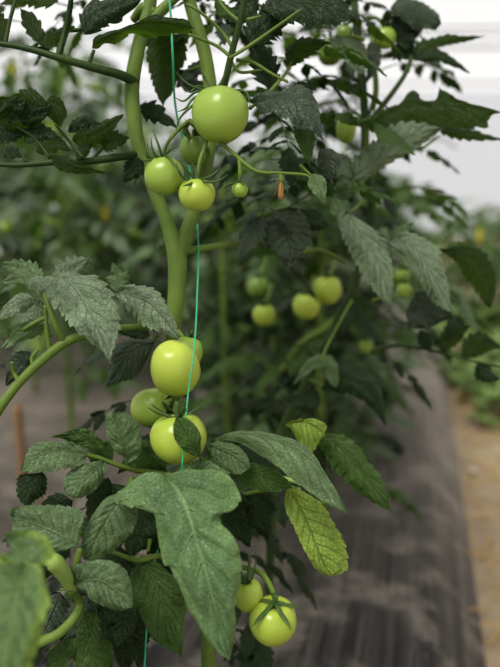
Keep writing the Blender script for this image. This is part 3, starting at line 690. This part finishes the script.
def LB(rachis, lfs, rr=.002, **k):
    for l in lfs:
        l['s'] = [(x, y, nd(d)) for x, y, d in l['s']]
        if 'L' in l: l['tamp'] = min(.6, l.get('tamp', .28)*1.25+.02)
    return leaf(pB, [(x, y, nd(d)) for x, y, d in rachis], lfs, rr, **k)
LB([(366, 160, .97), (368, 130, .95), (376, 116, .93)], [
    dict(s=[(374, 122, .93), (410, 106, .91), (456, 106, .89), (502, 113, .88)], L=[(384, 134), (420, 128), (450, 128), (484, 130), (490, 118)], Rr=[(378, 106), (400, 101), (412, 88), (424, 100), (436, 99), (440, 86), (456, 100), (476, 106)], m='back', tamp=.3, vs=8, n=80, roll=-15)], .002)
LB([(420, 150, .97), (440, 136, .97)], [dict(s=[(436, 128, .96), (466, 134, .95), (506, 140, .95)], w=16, m='back', tamp=.4), dict(s=[(425, 118, .97), (450, 124, .97), (485, 125, .96)], w=12, m='back')], .0015)
LB([(408, 72, .98), (412, 58, .98)], [
    dict(s=[(412, 56, .98), (440, 42, .97), (486, 36, .96)], L=[(424, 56), (446, 46), (466, 42)], Rr=[(416, 40), (430, 38), (446, 33), (458, 34)], m='back', tamp=.4),
    dict(s=[(410, 58, .98), (440, 56, .97), (470, 73, .97)], w=14, m='dark'),
    dict(s=[(408, 60, .99), (402, 50, .99), (388, 58, .99)], w=26, m='dark', tamp=.4),
    dict(s=[(404, 50, .98), (408, 36, .98), (424, 28, .98)], w=24, m='dark')], .002)
LB([(395, 10, .98), (400, 12, .98)], [dict(s=[(390, 8, .98), (415, 10, .97), (441, 24, .97)], L=[(398, 22), (420, 28), (434, 30)], Rr=[(400, -4), (426, 2), (438, 12)], m='slate', tamp=.15), dict(s=[(394, 14, .98), (404, 28, .98), (412, 44, .98)], w=28, m='slate')], .002)
LB([(364, 40, .95), (350, 36, .94), (338, 38, .93)], [dict(s=[(328, 40, .92), (350, 48, .91), (364, 74, .90)], L=[(334, 52), (348, 64), (358, 72)], Rr=[(340, 36), (362, 42), (368, 56)], m='grey', tamp=.12, relief=.08), dict(s=[(370, 42, .95), (374, 60, .95), (366, 84, .95)], w=18, m='slate')], .002)
LB([(372, 190, .95), (362, 186, .93), (356, 180, .92)], [
    dict(s=[(352, 178, .90), (380, 158, .90), (412, 138, .90), (442, 128, .90)], L=[(366, 182), (392, 164), (420, 148)], Rr=[(350, 158), (370, 142), (394, 122), (424, 122)], m='grey', tamp=.3, vs=8, relief=.09, n=60, roll=20),
    dict(s=[(352, 178, .90), (340, 164, .90), (330, 152, .90)], w=28, m='grey', tamp=.3, relief=.09),
    dict(s=[(352, 180, .90), (344, 190, .9), (334, 206, .9)], w=24, m='sage', tamp=.3)], .002)
LB([(366, 200, .94), (358, 206, .92), (350, 212, .88)], [dict(s=[(346, 212, .86), (362, 234, .84), (380, 266, .83), (392, 309, .82)], L=[(337, 222), (346, 246), (362, 276), (378, 296)], Rr=[(354, 214), (366, 222), (384, 236), (392, 258), (394, 286)], m='grey', tamp=.22, vs=9, n=70, relief=.07, teeth=10), dict(s=[(350, 214, .88), (340, 208, .88), (330, 196, .88)], w=24, m='sage')], .002)
LB([(376, 232, .98), (384, 236, .94), (390, 240, .9)], [dict(s=[(386, 242, .88), (412, 246, .86), (432, 274, .85), (452, 312, .85)], L=[(402, 258), (412, 270), (426, 292), (440, 308)], Rr=[(400, 232), (418, 233), (440, 246), (444, 264), (450, 290)], m='grey', tamp=.22, vs=9, n=70, relief=.07, teeth=10), dict(s=[(392, 236, .9), (404, 230, .9), (414, 222, .9)], w=14, m='sage')], .002)
LB([(404, 236, .98), (430, 244, .97), (448, 250, .96)], [dict(s=[(440, 250, .96), (462, 252, .95), (484, 270, .95), (491, 308, .95)], L=[(454, 262), (470, 284), (482, 300)], Rr=[(462, 246), (488, 252), (497, 275), (496, 294)], m='back', tamp=.2), dict(s=[(446, 250, .97), (458, 246, .97), (470, 248, .97)], w=12, m='mid')], .0018)
LB([(372, 300, 1.0), (400, 296, .98), (418, 300, .96)], [dict(s=[(416, 292, .95), (432, 308, .95), (452, 318, .95)], w=42, m='slate', tamp=.1), dict(s=[(412, 300, .95), (424, 318, .95), (430, 330, .95)], w=34, m='slate', tamp=.1)], .0016)
LB([(370, 352, 1.06), (390, 346, 1.05), (420, 348, 1.04), (460, 358, 1.03), (505, 368, 1.02)], [
    dict(s=[(440, 350, 1.03), (454, 334, 1.03), (470, 326, 1.03)], w=22, m='back'), dict(s=[(462, 356, 1.03), (480, 344, 1.03), (502, 346, 1.03)], w=28, m='back'), dict(s=[(446, 340, 1.03), (458, 322, 1.04), (462, 318, 1.04)], w=20, m='dark'),
    dict(s=[(478, 362, 1.02), (486, 374, 1.02), (500, 380, 1.02)], w=20, m='dark'), dict(s=[(430, 350, 1.03), (424, 338, 1.03), (420, 330, 1.03)], w=16, m='dark')], .0022, mat='stemd')
LB([(300, 420, 1.0), (310, 426, .92), (326, 430, .86)], [dict(s=[(322, 432, .84), (346, 452, .82), (370, 482, .81), (392, 512, .81)], L=[(318, 446), (332, 470), (352, 490), (374, 504)], Rr=[(344, 434), (362, 448), (368, 460), (382, 476)], m='mid', tamp=.25, vs=8), dict(s=[(326, 432, .86), (318, 450, .86), (322, 478, .86)], w=34, m='dark')], .002)
LB([(320, 440, .84), (306, 424, .82), (298, 420, .82)], [dict(s=[(286, 424, .80), (308, 422, .79), (325, 434, .79)], L=[(290, 430), (298, 446), (310, 455)], Rr=[(294, 420), (314, 419), (326, 424)], m='yellow', tamp=.1)], .002)
LB([(352, 300, 1.0), (330, 340, .98), (320, 362, .96)], [dict(s=[(336, 388, .98), (328, 366, .97), (312, 364, .96), (292, 386, .96)], w=20, m='sage', tamp=.2), ], .0018)
LB([(310, 380, 1.06), (330, 388, 1.0)], [dict(s=[(322, 388, 1.0), (350, 380, .98), (372, 394, .97), (386, 426, .97)], w=34, m='dark', tamp=.2), dict(s=[(318, 392, 1.0), (306, 402, .98), (286, 400, .98)], w=26, m='dark', tamp=.2)], .0018)
for x, y, d, az, e, sc_, m, k in [(270, 10, .80, 200, 20, .34, 'dark', 0), (300, 20, .82, 340, 20, .34, 'back', 1), (320, 5, .85, 20, 20, .36, 'dark', 2), (260, 60, .80, 20, 15, .32, 'dark', 3), (285, 90, .84, 330, 15, .36, 'back', 4),
        (330, 90, .92, 170, 15, .4, 'dark', 0), (345, 110, .9, 20, 10, .34, 'dark', 1), (300, 140, .84, 200, 10, .34, 'slate', 2), (262, 120, .8, 300, 5, .34, 'dark', 3), (270, 160, .82, 20, 5, .34, 'dark', 4),
        (335, 20, 1.05, 160, 20, .4, 'mid', 0), (240, 150, .85, 330, 5, .36, 'dark', 0), (230, 240, .95, 0, 5, .4, 'slate', 1), (245, 200, .95, 200, 5, .36, 'dark', 2),
        (340, 170, .95, 330, 5, .3, 'slate', 3), (360, 60, 1.05, 200, 20, .36, 'dark', 4)]:
    gleaf(pB, P(x, y, d), az, e, 0, sc_, m, k)
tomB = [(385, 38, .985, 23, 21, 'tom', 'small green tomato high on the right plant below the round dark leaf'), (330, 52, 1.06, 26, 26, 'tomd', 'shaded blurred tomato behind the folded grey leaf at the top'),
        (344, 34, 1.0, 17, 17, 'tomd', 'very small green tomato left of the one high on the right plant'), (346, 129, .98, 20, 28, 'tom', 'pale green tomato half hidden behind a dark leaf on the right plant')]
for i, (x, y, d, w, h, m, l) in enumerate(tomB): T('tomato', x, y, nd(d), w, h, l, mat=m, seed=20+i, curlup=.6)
for pts in ([(364, 20, 1.0), (376, 18, .99), (385, 28, .985)], [(358, 20, 1.0), (350, 22, 1.0), (344, 27, 1.0)], [(360, 40, 1.02), (344, 36, 1.05), (332, 42, 1.06)], [(363, 120, 1.0), (354, 112, .99), (347, 118, .98)]):
    tube('pedicel', pxB(pts), [.0025, .0018], M['stem'], pB)

def grow(plant, rnd, top, base, n, z0, z1, mats, sc=1.0, spread=0, skip=None):
    """whorls of shared compound leaves up a stem line"""
    for i in range(n):
        t = z0+(z1-z0)*(i+rnd.random()*.6)/n; a = base.lerp(top, t); az = i*137.5+rnd.uniform(-25, 25)
        if skip and skip(az % 360): continue
        gleaf(plant, a, az, rnd.uniform(0, 35), rnd.uniform(-20, 20), sc*rnd.uniform(.75, 1.1), rnd.choice(mats), rnd.randrange(5))
rg = random.Random(11)
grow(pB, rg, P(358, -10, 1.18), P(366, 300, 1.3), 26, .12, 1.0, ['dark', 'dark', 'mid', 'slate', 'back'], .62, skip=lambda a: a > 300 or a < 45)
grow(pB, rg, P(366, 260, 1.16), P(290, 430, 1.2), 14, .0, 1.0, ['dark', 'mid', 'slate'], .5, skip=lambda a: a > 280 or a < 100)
for x, y, d, az, e, sc_, m, k in [(75, 8, .86, 200, 10, .36, 'back', 0), (110, -5, .85, 170, 0, .34, 'dark', 1), (25, -5, .9, 190, 10, .4, 'back', 2), (140, 2, .88, 200, 5, .3, 'mid', 3), (175, -2, .86, 20, 0, .34, 'dark', 4),
        (205, 20, .84, 300, 10, .3, 'slate', 2), (10, 20, .86, 30, 0, .3, 'mid', 1), (212, 30, .82, 230, 10, .3, 'back', 0),
        (170, 520, .82, 200, 15, .5, 'dark', 0), (165, 560, .82, 160, 5, .5, 'mid', 1), (175, 600, .82, 190, 5, .5, 'dark', 2), (150, 640, .80, 210, 0, .5, 'dark', 3), (130, 560, .78, 180, 0, .45, 'slate', 4), (90, 590, .76, 160, 0, .45, 'dark', 1),  # from here mostly dark leaves, added behind as shadow under the plant
        (60, 620, .74, 200, 0, .45, 'mid', 0), (190, 560, .84, 330, 0, .45, 'dark', 2), (200, 520, .84, 20, 0, .5, 'dark', 3), (190, 470, .82, 350, 0, .45, 'dark', 4), (205, 500, .86, 60, 5, .5, 'mid', 0), (110, 500, .78, 220, 0, .45, 'dark', 2),
        (180, 440, .84, 30, 5, .5, 'dark', 1), (60, 560, .76, 190, 0, .42, 'dark', 3), (178, 400, .80, 190, 10, .36, 'dark', 4), (176, 345, .78, 170, 10, .34, 'slate', 0),
        (160, 640, .86, 150, 0, .5, 'dark', 0), (200, 640, .86, 340, 0, .4, 'dark', 1), (100, 650, .78, 170, 0, .45, 'dark', 2), (50, 325, .74, 170, 10, .3, 'mid', 3), (20, 300, .76, 100, 10, .3, 'sage', 4), (40, 290, .78, 120, 15, .34, 'sage', 0), (90, 290, .80, 60, 20, .3, 'sage', 1), (10, 350, .7, 200, 10, .22, 'mid', 2), (30, 360, .7, 150, 0, .2, 'slate', 0),
        (150, 610, .84, 120, 20, .5, 'dark', 2), (120, 600, .84, 60, 20, .5, 'dark', 4), (200, 610, .86, 300, 20, .4, 'dark', 0), (70, 560, .82, 90, 20, .5, 'mid', 1), (90, 640, .8, 100, 30, .45, 'dark', 0), (30, 560, .8, 120, 20, .4, 'dark', 3), (130, 520, .84, 120, 20, .4, 'dark', 3), (215, 560, .82, 30, 10, .3, 'dark', 3)]:
    gleaf(pA, P(x, y, d), az, e, 0, sc_, m, k)
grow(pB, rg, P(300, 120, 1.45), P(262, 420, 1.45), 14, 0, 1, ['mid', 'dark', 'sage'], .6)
for x, y, d, az, e, sc_, m, k in [(345, 180, 1.02, 200, 30, .34, 'mid', 0), (300, 180, .98, 170, 10, .45, 'dark', 1), (330, 120, .96, 200, 20, .45, 'dark', 2), (350, 80, .98, 150, 20, .45, 'mid', 3), (380, 70, .98, 20, 20, .4, 'dark', 4),
        (385, 190, 1.05, 10, 10, .4, 'mid', 0), (390, 200, 1.1, 350, 20, .36, 'mid', 1), (370, 150, 1.05, 350, 20, .36, 'back', 2), (392, 215, 1.3, 20, 20, .5, 'mid', 3), (400, 205, 1.35, 160, 20, .5, 'dark', 4), (370, 250, 1.08, 350, 5, .55, 'sage', 3), (390, 290, 1.1, 0, 5, .5, 'mid', 4),
        (370, 320, 1.12, 20, 0, .5, 'dark', 0), (330, 340, 1.32, 200, 10, .5, 'mid', 1), (300, 385, 1.12, 60, 30, .5, 'dark', 2), (290, 420, 1.05, 120, 25, .5, 'dark', 3), (290, 360, 1.32, 180, 15, .5, 'mid', 4), (310, 345, 1.0, 200, 0, .34, 'dark', 0), (330, 370, .98, 170, 0, .36, 'dark', 2), (355, 355, 1.0, 350, 10, .34, 'dark', 3),
        (290, 450, 1.0, 200, 10, .5, 'dark', 1), (270, 470, 1.0, 160, 10, .45, 'dark', 2), (280, 400, 1.1, 150, 10, .5, 'mid', 0), (260, 440, 1.05, 200, 10, .5, 'dark', 4), (250, 390, 1.2, 190, 10, .5, 'mid', 1), (255, 500, .95, 170, 5, .36, 'dark', 3)]:
    gleaf(pB, P(x, y, d), az, e, 0, sc_, m, k)
# dark leaves of the front plant behind the top truss
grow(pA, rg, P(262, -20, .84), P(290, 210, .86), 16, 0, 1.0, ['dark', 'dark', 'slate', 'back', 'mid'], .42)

# ================================================================== PLANTS FURTHER ALONG THE ROW
def row_plant(base, h, label, group, n, mats, sc, seed, lean=0.0, cat='tomato plant', z0=.12):
    r = random.Random(seed); p = empty('tomato_plant', base); tag(p, label, cat, group)
    b = Vector(base); tp = b+Vector((lean+r.uniform(-.04, .04), r.uniform(-.04, .04), h))
    md = b.lerp(tp, .5)+Vector((r.uniform(-.03, .03), 0, 0))
    tube('stem', [b, md, tp], [.009, .008, .005], M['stem'], p, 8, 16)
    grow(p, r, tp, b, n, z0, 1.0, mats, sc)
    return p
dm = ['dark', 'mid', 'mid', 'sage', 'sage', 'slate']
def B(x, d, z=0.0):
    p = P(x, 300, d); return Vector((p.x, p.y, z))
pC = row_plant(B(330, 1.42), .82, 'blurred tomato plant behind the right one carrying four round green tomatoes', None, 26, dm, .62, 3, z0=.2)
pD = row_plant(B(232, 1.62), .80, 'blurred leafy tomato plant behind the fork of the front stem', None, 22, dm, .62, 4, z0=.15)
tube('branch', px([(338, 318, 1.30), (322, 330, 1.28), (300, 345, 1.26), (280, 372, 1.26)]), [.007, .006, .005], M['stem'], pC)
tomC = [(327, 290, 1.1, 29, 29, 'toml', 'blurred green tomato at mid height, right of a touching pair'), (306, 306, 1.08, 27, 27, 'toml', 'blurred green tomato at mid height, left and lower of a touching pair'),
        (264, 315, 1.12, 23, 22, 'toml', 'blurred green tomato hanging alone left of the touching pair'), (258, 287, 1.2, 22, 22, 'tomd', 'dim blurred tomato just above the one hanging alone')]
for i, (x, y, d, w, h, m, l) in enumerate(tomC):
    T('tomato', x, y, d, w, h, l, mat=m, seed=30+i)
    tube('pedicel', px([(x+8, y-30, d+.03), (x+5, y-20, d+.01), (x, y-h*.45, d)]), [.0025, .002], M['stem'], pC)
for i, (x, y, d, w, l) in enumerate([(402, 276, 1.1, 15, 'small green tomato behind the two pale toothed leaves, upper one'), (404, 290, 1.08, 15, 'small green tomato behind the two pale toothed leaves, lower one'),
        (212, 224, 1.75, 17, 'faint blurred tomato right of the twine, left of a pair'), (226, 224, 1.75, 16, 'faint blurred tomato right of the twine, right of a pair'), (6, 227, 2.0, 13, 'yellowish blurred tomato in the far left plants by the picture edge'),
        (134, 236, 2.1, 12, 'yellowish blurred tomato in the far plants left of the fork'), (366, 346, 1.3, 14, 'small blurred green tomato low behind the right plant')]):
    T('tomato', x, y, d, w, w, l, mat='tom', seed=40+i)
    tube('pedicel', px([(x+3, y-w*1.4, d+.02), (x, y-w*.45, d)]), [.003, .002], M['stem'], pC if d < 1.7 else pD)
row_plant(B(66, 2.05), 1.13, 'tall blurred tomato plant on the left with loose pale leaves against the white film', None, 36, ['mid', 'sage', 'mid', 'grey', 'dark'], .75, 77, z0=.2)
gp = 'blurred plants further along the same bed'
k = 0
for (x, d, h) in [(285, 1.8, .8), (232, 2.1, .8), (325, 1.85, .8), (300, 2.2, .86), (352, 2.3, .98), (262, 2.5, .80), (318, 2.9, .92), (366, 3.3, .92), (340, 4.2, .95), (372, 5.4, 1.0)]:
    k += 1; row_plant(B(x, d), h, 'blurred leafy tomato plant further along the mulched bed', gp, 34, dm, .95, 50+k)
gp = 'blurred plants of the far left row'
dl = ['mid', 'sage', 'grey', 'grey', 'dark', 'sage', 'grey', 'yellow']
for (x, d, h) in [(-40, 3.3, 1.0), (30, 2.7, 1.34), (85, 2.8, 1.38), (130, 3.3, 1.2), (155, 3.0, .9), (-70, 3.0, 1.25), (5, 3.6, 1.35), (205, 3.4, .95), (-10, 4.2, 1.30), (60, 4.4, 1.34), (125, 4.2, 1.22), (185, 4.5, 1.2), (240, 4.4, 1.15), (20, 5.6, 1.35), (100, 5.8, 1.4), (170, 6.0, 1.3), (235, 6.2, 1.2), (290, 6.0, 1.2), (-20, 8, 1.3), (50, 8.2, 1.3), (120, 8, 1.3), (190, 8.2, 1.3), (260, 8.5, 1.3), (330, 8.5, 1.2), (85, 7, 1.2), (155, 7, 1.2), (225, 7.2, 1.2)]:
    k += 1; row_plant(B(x, d), h, 'blurred leafy tomato plant in the rows beyond the left mulch', gp, 36, dl, 1.15 if d < 4 else 1.45, 50+k, z0=.22)
gp = 'blurred low plants across the path'
for (x, d, h) in [(440, 5.2, .74), (488, 4.6, .72), (530, 4.4, .7), (462, 5.6, .76), (505, 5.2, .8), (470, 6.4, .72), (520, 6.0, .75), (425, 7.5, .8), (480, 8.5, .85), (540, 8, .85)]:
    k += 1; row_plant(B(x, d, -.09), h, 'blurred low green plant on the right beyond the soil path', gp, 18, ['mid', 'sage', 'mid'], 1.2, 50+k, z0=.1)
flower('tomato_flower', 480, 226, 2.6, .05, 'blurred yellow flower at the right edge against pale green', M['petal'])
flower('tomato_flower', 105, 203, 2.2, .045, 'blurred yellow flower among the far left plants', M['petal'])
flower('tomato_flower', 12, 62, 2.2, .05, 'blurred yellow flower in the top left corner', M['petal'])

# ground bits
st = tube('wooden_stake', [B(12, 1.75, -.02), B(11, 1.75, .1), B(10, 1.75, .23)], [.014, .013, .012], M['wood'], None, 8); tag(st, 'short blurred brown wooden stake on the mulch at the left edge', 'stake')
def rock(name, at, r, mat, label, cat):
    V, F = [], []; n = 10
    for i in range(n+1):
        for j in range(14):
            t = math.pi*i/n; a = 2*math.pi*j/14; v = Vector((math.sin(t)*math.cos(a), math.sin(t)*math.sin(a), math.cos(t)*.6))
            V.append(at+v*r*(1+.3*noise.noise(v*1.5)))
    for i in range(n):
        for j in range(14): F.append((i*14+j, (i+1)*14+j, (i+1)*14+(j+1) % 14, i*14+(j+1) % 14))
    return tag(mesh(name, V, F, mat), label, cat)
def gnd(x, y, z=0.0):
    v = (P(x, y, 1)-CO); t = (z-H)/v.z; return CO+v*t
rock('stone', gnd(473, 470, -.085), .016, M['stone'], 'small whitish stone on the soil path right of the mulch', 'stone')
V, F = [], []; rg = random.Random(5)
for i in range(500):
    g = G(rg.uniform(-.6, 2.2), rg.uniform(.04, .7)**1.0, -.088); a = rg.uniform(0, 6.28); l = rg.uniform(.04, .11)
    d = Vector((math.cos(a), math.sin(a), rg.uniform(0, .35)))*l
    tube_geo([g, g+d*.5+Vector((0, 0, .004)), g+d], [.0024, .0012], 4, 4, V, F)
tag(mesh('dry_grass', V, F, M['straw']), 'dry straw scattered along the soil path on the right', 'straw', None, 'stuff')
def weed(at, s, seed):
    r = random.Random(seed); V, F, UV = [], [], []
    for i in range(46):
        a = r.uniform(0, 6.28); d = Vector((math.cos(a), math.sin(a), r.uniform(.3, 1.4)))
        blade_local(V, F, UV, at+Vector((r.uniform(-1, 1)*s*.42, r.uniform(-1, 1)*s*.42, r.uniform(0, .5)*s)), d, Vector((0, 0, 1)), s*r.uniform(.3, .6), s*.25, 8, 2, .8, i)
    return mesh('weed_clump', V, F, M['weed'], None, UV)
for i, (x, y, s) in enumerate([(468, 372, .24), (490, 388, .26), (470, 346, .26), (494, 350, .3), (448, 338, .24), (506, 410, .22), (476, 322, .34), (452, 366, .14), (505, 372, .3), (455, 312, .3), (498, 318, .36)]):
    tag(weed(gnd(x, y+14, -.09), s, i), 'blurred green weed clump on the soil path beyond the mulch edge', 'weed', 'weeds beside the path')
# curled dry leaf on the ground
o = leaflet_px(None, [(34, 496, 1.45), (58, 508, 1.44), (84, 486, 1.5)], 26, 'dry', tamp=.3); o.name = 'dry_leaf'; tag(o, 'curled brown dry leaf lying on the mulch below the left leaves', 'leaf')

# ================================================================== LIGHT
w = bpy.data.worlds.new('overcast'); bpy.context.scene.world = w; w.use_nodes = True
bg = w.node_tree.nodes['Background']; bg.inputs[0].default_value = (.98, .98, 1, 1); bg.inputs[1].default_value = .72
sd = bpy.data.lights.new('sun', 'SUN'); sd.energy = 5.6; sd.angle = R(26); sd.color = (1, .985, .93)
so = bpy.data.objects.new('sun', sd); C.objects.link(so); so.rotation_euler = (R(34), R(-12), R(-14))
sc = bpy.context.scene
sc.view_settings.view_transform = 'Standard'; 
try: sc.view_settings.look = 'Medium High Contrast'
except Exception: print('NOLOOK')
sc.view_settings.exposure = .02; sc.view_settings.gamma = 1
sc.cycles.max_bounces = 6; sc.cycles.transparent_max_bounces = 8; sc.cycles.sample_clamp_indirect = 3
